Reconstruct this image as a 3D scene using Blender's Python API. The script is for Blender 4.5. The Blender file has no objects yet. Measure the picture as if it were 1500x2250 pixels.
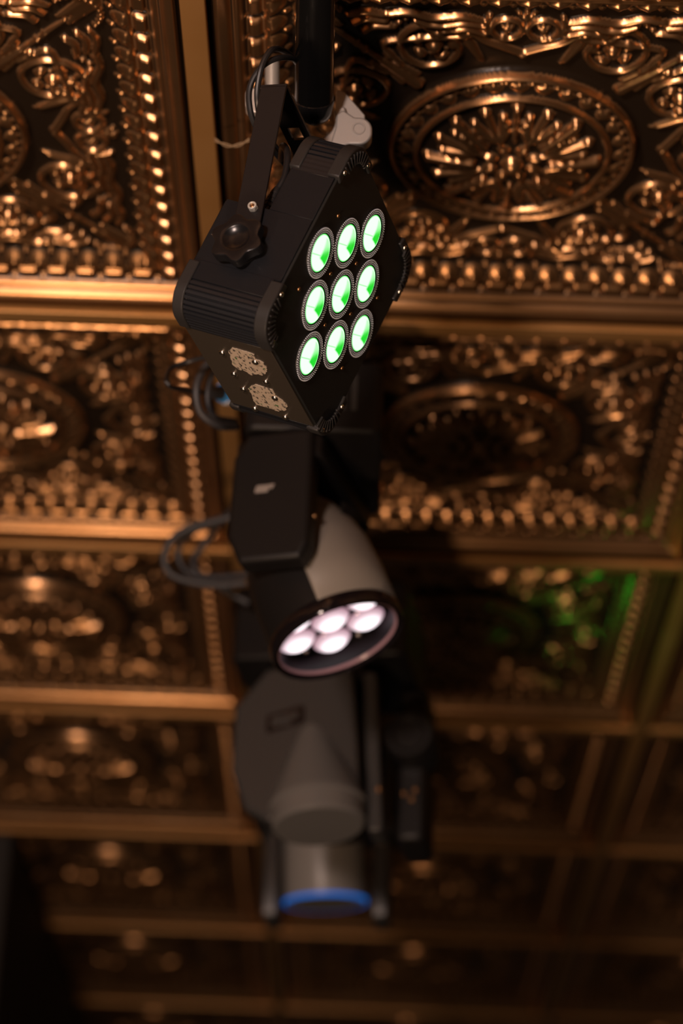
import bpy, bmesh, math, random
import numpy as np
from mathutils import Vector, Matrix

S = bpy.context.scene
COL = S.collection
PI = math.pi
R = math.radians
random.seed(7)

# ------------------------------------------------------------------ camera, world, lamps, exposure
CAMZ = 1.6564
cam = bpy.data.cameras.new('camera')
camo = bpy.data.objects.new('camera', cam)
COL.objects.link(camo)
cam.sensor_fit = 'HORIZONTAL'
cam.sensor_width = 24.0
cam.lens = 5151.4 / 1500 * 24.0
PITCH, ROLL, YAW = 0.457006, 0.040938, -0.015724
fw = Vector((math.sin(YAW) * math.cos(PITCH), math.cos(YAW) * math.cos(PITCH), math.sin(PITCH)))
r0 = Vector((math.cos(YAW), -math.sin(YAW), 0))
u0 = r0.cross(fw)
rt = r0 * math.cos(ROLL) + u0 * math.sin(ROLL)
up = u0 * math.cos(ROLL) - r0 * math.sin(ROLL)
m = Matrix((rt, up, -fw)).transposed().to_4x4()
m.translation = (0, 0, CAMZ)
camo.matrix_world = m
cam.clip_start = 0.05
cam.dof.use_dof = True
cam.dof.focus_distance = 2.03
cam.dof.aperture_fstop = 2.8
S.camera = camo

S.view_settings.view_transform = 'Standard'
S.view_settings.look = 'None'
S.view_settings.exposure = 0.0
S.view_settings.gamma = 1.0
S.view_settings.use_curve_mapping = False

W = bpy.data.worlds.new('world')
S.world = W
W.use_nodes = True
bg = W.node_tree.nodes['Background']
bg.inputs['Color'].default_value = (1.0, 0.72, 0.5, 1)
bg.inputs['Strength'].default_value = 0.012


def area_lamp(name, loc, target, size, watts, colour):
    L = bpy.data.lights.new(name, 'AREA')
    L.shape = 'DISK'
    L.size = size
    L.energy = watts
    L.color = colour
    o = bpy.data.objects.new(name, L)
    COL.objects.link(o)
    o.location = loc
    o.rotation_euler = (Vector(target) - Vector(loc)).to_track_quat('-Z', 'Y').to_euler()
    return o


area_lamp('warm_lamp', (-0.58, 1.10, 1.25), (-0.45, 1.35, 3.0), 0.22, 16, (1.0, 0.65, 0.43))
area_lamp('soft_lamp', (-0.75, -0.5, 2.0), (0.0, 2.0, 3.0), 0.24, 38, (1.0, 0.73, 0.62))

# ------------------------------------------------------------------ materials


def principled(name, col, rough=0.5, metal=0.0, spec=0.5, coat=0.0):
    mt = bpy.data.materials.new(name)
    mt.use_nodes = True
    b = mt.node_tree.nodes['Principled BSDF']
    b.inputs['Base Color'].default_value = (*col, 1)
    b.inputs['Roughness'].default_value = rough
    b.inputs['Metallic'].default_value = metal
    b.inputs['Specular IOR Level'].default_value = spec
    b.inputs['Coat Weight'].default_value = coat
    return mt, mt.node_tree, b


def grain(nt, b, scale, strength, dist=0.0005, coord='Object'):
    tc = nt.nodes.new('ShaderNodeTexCoord')
    n = nt.nodes.new('ShaderNodeTexNoise')
    n.inputs['Scale'].default_value = scale
    n.inputs['Detail'].default_value = 3
    bp = nt.nodes.new('ShaderNodeBump')
    bp.inputs['Strength'].default_value = strength
    bp.inputs['Distance'].default_value = dist
    nt.links.new(tc.outputs[coord], n.inputs['Vector'])
    nt.links.new(n.outputs['Fac'], bp.inputs['Height'])
    nt.links.new(bp.outputs['Normal'], b.inputs['Normal'])
    return tc, n


def colour_noise(nt, b, scale, c1, c2, lo=0.4, hi=0.6, detail=4):
    tc = nt.nodes.new('ShaderNodeTexCoord')
    n = nt.nodes.new('ShaderNodeTexNoise')
    n.inputs['Scale'].default_value = scale
    n.inputs['Detail'].default_value = detail
    cr = nt.nodes.new('ShaderNodeValToRGB')
    cr.color_ramp.elements[0].position = lo
    cr.color_ramp.elements[1].position = hi
    cr.color_ramp.elements[0].color = (*c1, 1)
    cr.color_ramp.elements[1].color = (*c2, 1)
    nt.links.new(tc.outputs['Object'], n.inputs['Vector'])
    nt.links.new(n.outputs['Fac'], cr.inputs['Fac'])
    nt.links.new(cr.outputs['Color'], b.inputs['Base Color'])
    return cr


M = {}
M['bronze'], nt, b = principled('bronze', (0.55, 0.27, 0.11), 0.28, 0.93, 0.18)
cr_ = colour_noise(nt, b, 9.0, (0.46, 0.235, 0.10), (0.56, 0.31, 0.145), 0.35, 0.65)
# antiqued finish: bronze on the raised pattern, near black lacquer on the flat ground between
at_ = nt.nodes.new('ShaderNodeAttribute')
at_.attribute_name = 'finish'
mx_ = nt.nodes.new('ShaderNodeMix')
mx_.data_type = 'RGBA'
mx_.inputs['A'].default_value = (0.020, 0.013, 0.008, 1)
nt.links.new(at_.outputs['Fac'], mx_.inputs['Factor'])
mm_ = nt.nodes.new('ShaderNodeMath')
mm_.operation = 'MULTIPLY'
mm_.inputs[1].default_value = 0.93
nt.links.new(at_.outputs['Fac'], mm_.inputs[0])
nt.links.new(mm_.outputs[0], b.inputs['Metallic'])
nt.links.new(cr_.outputs['Color'], mx_.inputs['B'])
nt.links.new(mx_.outputs['Result'], b.inputs['Base Color'])
M['tee_metal'], nt, b = principled('tee_metal', (0.50, 0.26, 0.09), 0.40, 0.55)
colour_noise(nt, b, 5.0, (0.47, 0.235, 0.07), (0.56, 0.30, 0.105), 0.35, 0.65)
M['slab'], nt, b = principled('slab', (0.03, 0.025, 0.02), 0.9)


def dusty(name, col, rough, metal=0.0, spec=0.5, specks=0.80, gscale=900, gstr=0.25):
    """powder coated metal: fine grain, a few pale dust specks"""
    mt, nt, b = principled(name, col, rough, metal, spec)
    tc, n = grain(nt, b, gscale, gstr, 0.0003)
    n2 = nt.nodes.new('ShaderNodeTexNoise')
    n2.inputs['Scale'].default_value = 330
    n2.inputs['Detail'].default_value = 1
    cr = nt.nodes.new('ShaderNodeValToRGB')
    cr.color_ramp.elements[0].position = specks
    cr.color_ramp.elements[1].position = specks + 0.05
    cr.color_ramp.elements[0].color = (*col, 1)
    cr.color_ramp.elements[1].color = (0.16, 0.14, 0.12, 1)
    nt.links.new(tc.outputs['Object'], n2.inputs['Vector'])
    nt.links.new(n2.outputs['Fac'], cr.inputs['Fac'])
    nt.links.new(cr.outputs['Color'], b.inputs['Base Color'])
    return mt


M['powder'] = dusty('powder', (0.0085, 0.0095, 0.012), 0.45, spec=0.3)
M['yoke'] = dusty('yoke', (0.0135, 0.012, 0.0125), 0.45, spec=0.35, specks=0.82)
M['panel'] = dusty('panel', (0.042, 0.034, 0.025), 0.34, specks=0.82)
M['front'] = dusty('front', (0.012, 0.013, 0.0125), 0.5, specks=0.83)
M['bumper'] = dusty('bumper', (0.024, 0.023, 0.0225), 0.45, spec=0.4, specks=0.82, gscale=1400, gstr=0.4)
M['rib'], nt, b = principled('rib', (0.014, 0.015, 0.018), 0.33)
M['knob'], nt, b = principled('knob', (0.008, 0.008, 0.009), 0.26)
grain(nt, b, 260, 0.12, 0.0004)
M['chrome'], nt, b = principled('chrome', (0.72, 0.64, 0.55), 0.22, 1.0)
M['nut'], nt, b = principled('nut', (0.80, 0.80, 0.72), 0.40, 0.3)
M['brass'], nt, b = principled('brass', (0.40, 0.22, 0.10), 0.35, 1.0)
M['alloy'], nt, b = principled('alloy', (0.58, 0.56, 0.53), 0.42, 0.6)
grain(nt, b, 420, 0.12, 0.0004)
M['pipe'], nt, b = principled('pipe', (0.005, 0.005, 0.005), 0.16)
M['cap'], nt, b = principled('cap', (0.012, 0.012, 0.013), 0.14, 0.0, 0.8)
M['rubber'], nt, b = principled('rubber', (0.016, 0.016, 0.017), 0.42)
M['cable_grey'], nt, b = principled('cable_grey', (0.035, 0.035, 0.038), 0.5)
M['housing'], nt, b = principled('housing', (0.0105, 0.0095, 0.0092), 0.42, 0.0, 0.22)
grain(nt, b, 700, 0.2, 0.0003)
M['housing_grey'], nt, b = principled('housing_grey', (0.042, 0.041, 0.040), 0.28, 0.0, 0.35)
grain(nt, b, 700, 0.15, 0.0003)
M['barrel_lit'], nt, b = principled('barrel_lit', (0.24, 0.215, 0.185), 0.5)  # black housing made paler, light on the head put into the colour
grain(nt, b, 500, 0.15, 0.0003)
M['silver'], nt, b = principled('silver', (0.5, 0.47, 0.44), 0.35, 0.6)
M['gloss_black'], nt, b = principled('gloss_black', (0.008, 0.006, 0.007), 0.08)
M['blue_plug'], nt, b = principled('blue_plug', (0.07, 0.40, 1.0), 0.25, 0.0, 0.8)
M['blue_band'], nt, b = principled('blue_band', (0.01, 0.12, 0.6), 0.3)
b.inputs['Emission Color'].default_value = (0.0, 0.14, 0.55, 1)
b.inputs['Emission Strength'].default_value = 0.7
M['plug_face'], nt, b = principled('plug_face', (0.75, 0.8, 0.9), 0.35)
M['dot'], nt, b = principled('dot', (0.62, 0.68, 0.78), 0.45)
M['housing_pale'], nt, b = principled('housing_pale', (0.15, 0.145, 0.138), 0.28)
M['housing_silver'], nt, b = principled('housing_silver', (0.26, 0.25, 0.235), 0.35)
M['flat_black'], nt, b = principled('flat_black', (0.004, 0.003, 0.0035), 0.35, 0.0, 0.25)
M['pink_glass'], nt, b = principled('pink_glass', (0.30, 0.18, 0.20), 0.2)
M['wire'], nt, b = principled('wire', (0.34, 0.24, 0.14), 0.45)
M['wall_dark'], nt, b = principled('wall_dark', (0.02, 0.017, 0.014), 0.7)
M['wall_brown'], nt, b = principled('wall_brown', (0.16, 0.09, 0.035), 0.6)
M['wall_beige'], nt, b = principled('wall_beige', (0.42, 0.33, 0.23), 0.7)

# worn speckled sticker
M['sticker'], nt, b = principled('sticker', (0.45, 0.34, 0.24), 0.6)
tc = nt.nodes.new('ShaderNodeTexCoord')
mp = nt.nodes.new('ShaderNodeMapping')
mp.inputs['Scale'].default_value = (210, 330, 330)
mp.inputs['Rotation'].default_value = (0, 0, 0.0)
n = nt.nodes.new('ShaderNodeTexNoise')
n.inputs['Scale'].default_value = 1.0
n.inputs['Detail'].default_value = 3
cr = nt.nodes.new('ShaderNodeValToRGB')
for e, (p_, c_) in zip(cr.color_ramp.elements, ((0.34, (0.02, 0.02, 0.018)), (0.46, (0.46, 0.38, 0.29)))):
    e.position = p_
    e.color = (*c_, 1)
e = cr.color_ramp.elements.new(0.40)
e.color = (0.17, 0.145, 0.115, 1)
n3 = nt.nodes.new('ShaderNodeTexNoise')
n3.inputs['Scale'].default_value = 120
cr3 = nt.nodes.new('ShaderNodeValToRGB')
cr3.color_ramp.elements[0].position = 0.67
cr3.color_ramp.elements[1].position = 0.69
mx = nt.nodes.new('ShaderNodeMix')
mx.data_type = 'RGBA'
mx.inputs['B'].default_value = (0.03, 0.12, 0.03, 1)
nt.links.new(tc.outputs['Object'], mp.inputs['Vector'])
nt.links.new(mp.outputs['Vector'], n.inputs['Vector'])
nt.links.new(tc.outputs['Object'], n3.inputs['Vector'])
nt.links.new(n.outputs['Fac'], cr.inputs['Fac'])
nt.links.new(n3.outputs['Fac'], cr3.inputs['Fac'])
nt.links.new(cr3.outputs['Color'], mx.inputs['Factor'])
nt.links.new(cr.outputs['Color'], mx.inputs['A'])
nt.links.new(mx.outputs['Result'], b.inputs['Base Color'])


def mth(nt, op, a, b=None, c=None, clamp=False):
    n = nt.nodes.new('ShaderNodeMath')
    n.operation = op
    n.use_clamp = clamp
    for i, v in enumerate((a, b, c)):
        if v is None:
            continue
        if isinstance(v, (int, float)):
            n.inputs[i].default_value = v
        else:
            nt.links.new(v, n.inputs[i])
    return n.outputs[0]


def smooth(nt, v, lo, hi):
    n = nt.nodes.new('ShaderNodeMapRange')
    n.interpolation_type = 'SMOOTHSTEP'
    n.inputs['From Min'].default_value = lo
    n.inputs['From Max'].default_value = hi
    nt.links.new(v, n.inputs['Value'])
    return n.outputs['Result']


# green LED optic: one of the four dies behind the lens is lit, so the glow sits off centre
LENS_R = 0.0166
mt = bpy.data.materials.new('green_optic')
mt.use_nodes = True
M['green_optic'] = mt
nt = mt.node_tree
b = nt.nodes['Principled BSDF']
b.inputs['Base Color'].default_value = (0.02, 0.08, 0.02, 1)
b.inputs['Roughness'].default_value = 0.12
tc = nt.nodes.new('ShaderNodeTexCoord')
sp = nt.nodes.new('ShaderNodeSeparateXYZ')
nt.links.new(tc.outputs['Object'], sp.inputs['Vector'])
x = mth(nt, 'DIVIDE', sp.outputs['X'], LENS_R)
y = mth(nt, 'DIVIDE', sp.outputs['Y'], LENS_R)
oi = nt.nodes.new('ShaderNodeObjectInfo')
jit = mth(nt, 'MULTIPLY_ADD', oi.outputs['Random'], 0.5, -0.25)
rr = mth(nt, 'SQRT', mth(nt, 'ADD', mth(nt, 'MULTIPLY', x, x), mth(nt, 'MULTIPLY', y, y)))
ang = mth(nt, 'ARCTAN2', y, x)
fac1 = smooth(nt, mth(nt, 'ADD', mth(nt, 'MULTIPLY_ADD', y, -0.8, x), mth(nt, 'MULTIPLY_ADD', jit, 0.6, 0.22)), -0.06, 0.30)          # right of the chip
fac2 = smooth(nt, mth(nt, 'ADD', mth(nt, 'MULTIPLY_ADD', x, 0.75, y), 0.44), -0.06, 0.10)          # above the lower lobe
fac3 = mth(nt, 'MULTIPLY_ADD', smooth(nt, mth(nt, 'MULTIPLY', y, -1.0), -0.45, 0.25), 0.55, 0.40)      # below the upper lobe
fac4 = smooth(nt, mth(nt, 'SUBTRACT', 0.86, rr), 0.0, 0.05)                                          # inside the bright rim
ray = mth(nt, 'MULTIPLY_ADD', mth(nt, 'SINE', mth(nt, 'MULTIPLY', ang, 46.0)), 0.10, 0.86)
line = mth(nt, 'ABSOLUTE', mth(nt, 'ADD', mth(nt, 'MULTIPLY_ADD', x, 0.35, y), 0.15))
seam = mth(nt, 'MULTIPLY', mth(nt, 'SUBTRACT', 1.0, smooth(nt, line, 0.0, 0.06)), smooth(nt, mth(nt, 'MULTIPLY', x, -1.0), -0.2, 0.3))
g = mth(nt, 'MULTIPLY', mth(nt, 'MULTIPLY', fac1, fac2), mth(nt, 'MULTIPLY', fac3, fac4))
g = mth(nt, 'MAXIMUM', mth(nt, 'MULTIPLY', g, ray), mth(nt, 'MULTIPLY', seam, 0.45))
edge = smooth(nt, rr, 0.90, 1.0)
g = mth(nt, 'MAXIMUM', g, mth(nt, 'MULTIPLY', edge, 0.8))
mix = nt.nodes.new('ShaderNodeMix')
mix.data_type = 'RGBA'
mix.inputs['A'].default_value = (0.80, 1.5, 0.82, 1)
mix.inputs['B'].default_value = (0.0, 0.62, 0.015, 1)
g = mth(nt, 'MULTIPLY', g, 1.3, clamp=True)
nt.links.new(g, mix.inputs['Factor'])
nt.links.new(mix.outputs['Result'], b.inputs['Emission Color'])
b.inputs['Emission Strength'].default_value = 1.15

# pinkish white LED optic of the wash light: bright core, dimmer pink edge
mt = bpy.data.materials.new('pink_optic')
mt.use_nodes = True
M['pink_optic'] = mt
nt = mt.node_tree
b = nt.nodes['Principled BSDF']
b.inputs['Base Color'].default_value = (0.2, 0.15, 0.17, 1)
b.inputs['Roughness'].default_value = 0.1
tc = nt.nodes.new('ShaderNodeTexCoord')
sp = nt.nodes.new('ShaderNodeSeparateXYZ')
nt.links.new(tc.outputs['Object'], sp.inputs['Vector'])
x = mth(nt, 'DIVIDE', sp.outputs['X'], 0.021)
y = mth(nt, 'DIVIDE', sp.outputs['Y'], 0.021)
rr = mth(nt, 'SQRT', mth(nt, 'ADD', mth(nt, 'MULTIPLY', x, x), mth(nt, 'MULTIPLY', y, y)))
f = smooth(nt, rr, 0.35, 1.0)
mix = nt.nodes.new('ShaderNodeMix')
mix.data_type = 'RGBA'
mix.inputs['A'].default_value = (1.15, 1.0, 1.05, 1)
mix.inputs['B'].default_value = (0.30, 0.17, 0.21, 1)
nt.links.new(f, mix.inputs['Factor'])
nt.links.new(mix.outputs['Result'], b.inputs['Emission Color'])
b.inputs['Emission Strength'].default_value = 1.5

# ------------------------------------------------------------------ helpers


def tag(o, label=None, cat=None, group=None, kind=None):
    if label:
        o['label'] = label
    if cat:
        o['category'] = cat
    if group:
        o['group'] = group
    if kind:
        o['kind'] = kind
    return o


def empty(name, mat4, label=None, cat=None, group=None):
    o = bpy.data.objects.new(name, None)
    COL.objects.link(o)
    o.empty_display_size = 0.05
    o.matrix_world = mat4
    return tag(o, label, cat, group)


def obj(name, bm, mat, parent=None, local=None, bevel=0.0, seg=2, angle=35, smoothed=True):
    me = bpy.data.meshes.new(name)
    bmesh.ops.recalc_face_normals(bm, faces=bm.faces[:])
    bm.to_mesh(me)
    bm.free()
    me.materials.append(M[mat] if isinstance(mat, str) else mat)
    if smoothed:
        me.shade_smooth()
        me.set_sharp_from_angle(angle=R(angle))
    o = bpy.data.objects.new(name, me)
    COL.objects.link(o)
    if parent:
        o.parent = parent
    if local is not None:
        o.matrix_local = local
    if bevel:
        b = o.modifiers.new('bevel', 'BEVEL')
        b.width = bevel
        b.segments = seg
        b.limit_method = 'ANGLE'
        b.angle_limit = R(40)
    return o


def T(*v):
    return Matrix.Translation(Vector(v))


def frame(origin, x, y, z):
    m = Matrix((Vector(x), Vector(y), Vector(z))).transposed().to_4x4()
    m.translation = Vector(origin)
    return m


def axis_frame(origin, z, hint=(0, 0, 1)):
    z = Vector(z).normalized()
    h = Vector(hint)
    if abs(z.dot(h)) > 0.98:
        h = Vector((0, 1, 0))
    x = h.cross(z).normalized()
    y = z.cross(x)
    return frame(origin, x, y, z)


def add_box(bm, x0, x1, y0, y1, z0, z1, mat=None):
    vs = [bm.verts.new(Vector(p)) for p in ((x0, y0, z0), (x1, y0, z0), (x1, y1, z0), (x0, y1, z0), (x0, y0, z1), (x1, y0, z1), (x1, y1, z1), (x0, y1, z1))]
    for q in ((3, 2, 1, 0), (4, 5, 6, 7), (0, 1, 5, 4), (1, 2, 6, 5), (2, 3, 7, 6), (3, 0, 4, 7)):
        bm.faces.new([vs[i] for i in q])
    if mat is not None:
        bmesh.ops.transform(bm, matrix=mat, verts=vs)
    return vs


def add_prism(bm, pts, z0, z1, mat=None):
    lo = [bm.verts.new((p[0], p[1], z0)) for p in pts]
    hi = [bm.verts.new((p[0], p[1], z1)) for p in pts]
    n = len(pts)
    bm.faces.new(lo[::-1])
    bm.faces.new(hi)
    for i in range(n):
        bm.faces.new((lo[i], lo[(i + 1) % n], hi[(i + 1) % n], hi[i]))
    if mat is not None:
        bmesh.ops.transform(bm, matrix=mat, verts=lo + hi)
    return lo + hi


def add_lathe(bm, prof, n=32, mat=None, closed=False):
    """prof: (radius, z) pairs, revolved about z"""
    rings, allv = [], []
    for r_, z_ in prof:
        if r_ < 1e-6:
            v = [bm.verts.new((0, 0, z_))]
        else:
            v = [bm.verts.new((r_ * math.cos(2 * PI * k / n), r_ * math.sin(2 * PI * k / n), z_)) for k in range(n)]
        rings.append(v)
        allv += v
    pairs = list(zip(rings[:-1], rings[1:]))
    if closed:
        pairs.append((rings[-1], rings[0]))
    for a, c in pairs:
        if len(a) == 1 and len(c) == 1:
            continue
        for k in range(n):
            k2 = (k + 1) % n
            if len(a) == 1:
                bm.faces.new((a[0], c[k2], c[k]))
            elif len(c) == 1:
                bm.faces.new((a[k], a[k2], c[0]))
            else:
                bm.faces.new((a[k], a[k2], c[k2], c[k]))
    if mat is not None:
        bmesh.ops.transform(bm, matrix=mat, verts=allv)
    return allv


def catmull(pts, sub=8):
    P = [Vector(p) for p in pts]
    P = [P[0] * 2 - P[1]] + P + [P[-1] * 2 - P[-2]]
    out = []
    for i in range(1, len(P) - 2):
        for k in range(sub):
            t = k / sub
            a, b, c, d = P[i - 1], P[i], P[i + 1], P[i + 2]
            out.append(0.5 * ((2 * b) + (c - a) * t + (2 * a - 5 * b + 4 * c - d) * t * t + (3 * b - a - 3 * c + d) * t ** 3))
    out.append(P[-2])
    return out


def add_tube(bm, pts, r_, n=10, sub=8, caps=True):
    P = catmull(pts, sub) if sub > 1 else [Vector(p) for p in pts]
    rad = r_ if callable(r_) else (lambda t: r_)
    tan = [(P[min(i + 1, len(P) - 1)] - P[max(i - 1, 0)]).normalized() for i in range(len(P))]
    nrm = tan[0].orthogonal().normalized()
    rings = []
    for i, p in enumerate(P):
        nrm = (nrm - tan[i] * nrm.dot(tan[i])).normalized()
        bn = tan[i].cross(nrm)
        q = rad(i / (len(P) - 1))
        rings.append([bm.verts.new(p + (nrm * math.cos(2 * PI * k / n) + bn * math.sin(2 * PI * k / n)) * q) for k in range(n)])
    for a, c in zip(rings[:-1], rings[1:]):
        for k in range(n):
            bm.faces.new((a[k], a[(k + 1) % n], c[(k + 1) % n], c[k]))
    if caps:
        bm.faces.new(rings[0][::-1])
        bm.faces.new(rings[-1])


def rounded(pts, radii, seg=6):
    """round the corners of a polygon (list of 2-D points)"""
    out = []
    n = len(pts)
    for i in range(n):
        p = Vector(pts[i])
        a = (Vector(pts[i - 1]) - p)
        c = (Vector(pts[(i + 1) % n]) - p)
        r_ = radii[i] if isinstance(radii, (list, tuple)) else radii
        if r_ <= 0:
            out.append(tuple(p))
            continue
        a.normalize()
        c.normalize()
        half = a.angle(c) / 2
        d = r_ / math.tan(half)
        ce = p + (a + c).normalized() * (r_ / math.sin(half))
        s, e = p + a * d - ce, p + c * d - ce
        a0 = math.atan2(s.y, s.x)
        da = math.atan2(e.y, e.x) - a0
        while da > PI:
            da -= 2 * PI
        while da < -PI:
            da += 2 * PI
        for k in range(seg + 1):
            t = a0 + da * k / seg
            out.append((ce.x + r_ * math.cos(t), ce.y + r_ * math.sin(t)))
    return out


def screw_bm(r_=0.0026, h=0.0016, n=12):
    """pan head with a cross recess; axis +z"""
    bm = bmesh.new()
    add_lathe(bm, [(0, h * 0.55), (r_ * 0.28, h * 0.75), (r_ * 0.5, h), (r_ * 0.8, h * 0.8), (r_, h * 0.3), (r_, -0.0006), (0, -0.0006)], n)
    add_box(bm, -r_ * 0.55, r_ * 0.55, -r_ * 0.1, r_ * 0.1, h * 0.5, h * 0.98)
    return bm


SCREW = {}


def screw(parent, local, r_=0.0026, mat='chrome'):
    key = (r_, mat)
    if key not in SCREW:
        o = obj('screw', screw_bm(r_, r_ * 0.6), mat, parent, local, angle=50)
        SCREW[key] = o.data
    else:
        o = bpy.data.objects.new('screw', SCREW[key])
        COL.objects.link(o)
        o.parent = parent
        o.matrix_local = local
    return o


# ------------------------------------------------------------------ the ceiling: pressed bronze tiles in a tee grid
CZ = 3.0
TILE = 0.61
GX, GY = -0.1798, 1.6427        # a crossing of the tee grid
NG = 560


RK = 0.88                       # depth of the pressing


def tile_relief():
    lin = np.linspace(-293.0, 293.0, NG)
    X, Y = np.meshgrid(lin, lin)
    ax, ay = np.abs(X), np.abs(Y)
    A = np.maximum(ax, ay)          # outward
    B = np.minimum(ax, ay)          # sideways, so every motif is mirrored eight times
    E = 305.0 - A
    base = np.interp(E, [12, 16.5, 18.5, 31.5, 32.5, 34.5, 36, 43, 45.5, 62, 63, 66, 70, 86, 90, 320],
                     [-11, -11, -1.5, -9.5, -14, -14, -11, -18, -25, -25.5, -20.5, -21.5, -23, -33, -33.5, -33.5])

    def bead(lo, hi, h):
        t = (E - lo) / (hi - lo)
        return np.where((t > 0) & (t < 1), h * np.sqrt(np.clip(1 - (2 * t - 1) ** 2, 0, 1)), 0)
    base = base + bead(18, 32, 2.4) + bead(35.5, 43.5, 1.8) + bead(62, 67, 2.0)
    r = np.hypot(X, Y)
    th = np.arctan2(Y, X)
    dome = np.interp(r, [0, 30, 60, 97, 121, 127, 400], [-9, -12, -15, -21, -27, -33, -33])
    base = np.where(r < 127, dome, base)
    rel = np.zeros_like(X)

    def put(v):
        np.maximum(rel, v, out=rel)

    def cap(d, h):
        return RK * h * np.clip(1 - d * d, 0, 1) ** 0.62

    def ell(u, v, ru, rv, h, rot=0.0):
        du, dv = B - u, A - v
        c, s = math.cos(rot), math.sin(rot)
        d = np.hypot((du * c + dv * s) / ru, (-du * s + dv * c) / rv)
        put(cap(np.minimum(d, 1), h))

    def stroke(pts, w, h, flat=False):
        pts = [Vector((p[0], p[1], 0)) for p in pts]
        P = catmull(pts, 6) if len(pts) > 2 else pts
        n = len(P)
        ws = np.interp(np.linspace(0, 1, n), np.linspace(0, 1, len(w)), w) if isinstance(w, (list, tuple)) else np.full(n, w)
        ws = ws * 0.84
        for i in range(n - 1):
            p, q = P[i], P[i + 1]
            wm = max(ws[i], ws[i + 1]) + 1
            bx = (B > min(p.x, q.x) - wm) & (B < max(p.x, q.x) + wm) & (A > min(p.y, q.y) - wm) & (A < max(p.y, q.y) + wm)
            if not bx.any():
                continue
            bu, bv = B[bx], A[bx]
            d = q - p
            L2 = max(d.x * d.x + d.y * d.y, 1e-9)
            t = np.clip(((bu - p.x) * d.x + (bv - p.y) * d.y) / L2, 0, 1)
            dist = np.hypot(bu - p.x - t * d.x, bv - p.y - t * d.y) / (ws[i] + t * (ws[i + 1] - ws[i]))
            val = RK * h * np.clip((1 - dist) * 2.2, 0, 1) if flat else cap(np.minimum(dist, 1), h)
            rel[bx] = np.maximum(rel[bx], val)

    # --- dentils
    s = B
    pit = 31.6
    f = np.abs((s / pit + 0.5) % 1 - 0.5) * pit
    sm = lambda v, a, c: np.clip((v - a) / (c - a), 0, 1)
    dent = (6.5 + (61.5 - E) * 0.26) * sm(12.2 - f, 0, 2.2) * sm(E, 46, 48.5) * sm(61.5 - E, 0, 2.5) * (s < 258)
    put(dent)
    ell_s = ((s / pit) % 1 - 0.5) * pit
    put(np.where(s < 258, cap(np.minimum(np.hypot(ell_s / 3.2, (E - 45.5) / 3), 1), 2.0), 0))
    # --- shell and dart
    pit = 27.2
    loc = ((s / pit + 0.5) % 1 - 0.5) * pit
    okk = s < 228
    sh = np.hypot(loc / 12.0, (E - 70) / 13.0)
    rib = 1 + 0.10 * np.cos(np.arctan2(loc, E - 66) * 16)
    put(np.where(okk & (E > 67), cap(np.minimum(sh, 1), 6.5) * rib, 0))
    put(np.where(okk, cap(np.minimum(np.hypot(loc / 3.4, (E - 72) / 6.5), 1), 9.5), 0))
    l2 = ((s / pit) % 1 - 0.5) * pit
    put(np.where(okk, cap(np.minimum(np.hypot(l2 / 4.0, (E - 83) / 4.0), 1), 6.0), 0))
    ell(232, 232, 7, 7, 7)
    # --- flower inside a spiral
    F = (84, 158)
    ell(F[0], F[1], 8.5, 8.5, 13)
    for k in range(5):
        a = R(100 + 72 * k)
        ell(F[0] + 17.5 * math.cos(a), F[1] + 17.5 * math.sin(a), 7.8, 5.2, 9, a + PI / 2)
        a += R(36)
        ell(F[0] + 13.5 * math.cos(a), F[1] + 13.5 * math.sin(a), 2.6, 2.6, 7)
    sp = []
    for k in range(19):
        a = R(150 + 20 * k)
        q = 21 + 11.5 * min(1, k / 7)
        sp.append((F[0] + q * math.cos(a) * 1.0, F[1] + q * math.sin(a)))
    sp += [(F[0] + 44, F[1] + 4), (F[0] + 40, F[1] - 16), (F[0] + 30, F[1] - 30)]
    stroke(sp, [3.0] + [4.2] * 6 + [3.2], 9)
    ell(F[0] - 20, F[1] + 11, 4, 4, 8)
    # --- acanthus leaf over the flower
    stroke([(40, 198), (60, 203), (85, 199), (108, 206), (128, 204)], [3, 5, 5, 4], 10)
    stroke([(36, 190), (58, 194), (82, 189), (104, 196)], [2.5, 4, 4, 3], 11)
    stroke([(36, 180), (56, 187), (78, 181)], [3, 4, 3], 12)
    stroke([(34, 205), (37, 192), (35, 181)], [3, 4.5, 3], 9)
    stroke([(132, 203), (150, 206), (166, 200)], [4, 5, 3], 10)
    stroke([(130, 194), (148, 196), (160, 188)], [4, 5, 4], 10)
    stroke([(126, 185), (142, 184), (150, 176)], [4, 5, 5], 9)
    for k, (u, v) in enumerate(((112, 196), (118, 190), (122, 184), (124, 200), (118, 203))):
        ell(u, v, 3.2, 3.2, 9)
    stroke([(96, 190), (92, 182), (84, 178)], [3, 3, 2], 8)
    # --- heart of two small circles on the axis
    circ = [(17 + 14.5 * math.cos(R(20 * k)), 186 + 14.5 * math.sin(R(20 * k))) for k in range(19)]
    stroke(circ, 3.6, 9)
    for a in (60, 92, 124):
        stroke([(17, 180), (17 + 9 * math.cos(R(a)), 180 + 11 * math.sin(R(a)))], [2.5, 2.0], 8)
    ell(20, 174, 4, 3.2, 8)
    stroke([(0, 200), (0, 212)], [3.5, 3], 9)
    stroke([(2, 201), (8, 210)], [2.5, 2.5], 8)
    stroke([(52, 181), (38, 168), (20, 160), (0, 150)], [3, 4, 5, 5], 9)
    ell(0, 150, 6, 5, 11)
    stroke([(58, 178), (50, 160), (40, 140)], [3.5, 7, 4], 8)
    stroke([(40, 142), (37, 134)], [2.5, 2], 6)
    # --- torch on the diagonal
    stroke([(98, 98), (132, 132)], [9.5, 4.5], 9, flat=True)
    stroke([(130, 130), (180, 180)], [3.2, 2.6], 9)
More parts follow.
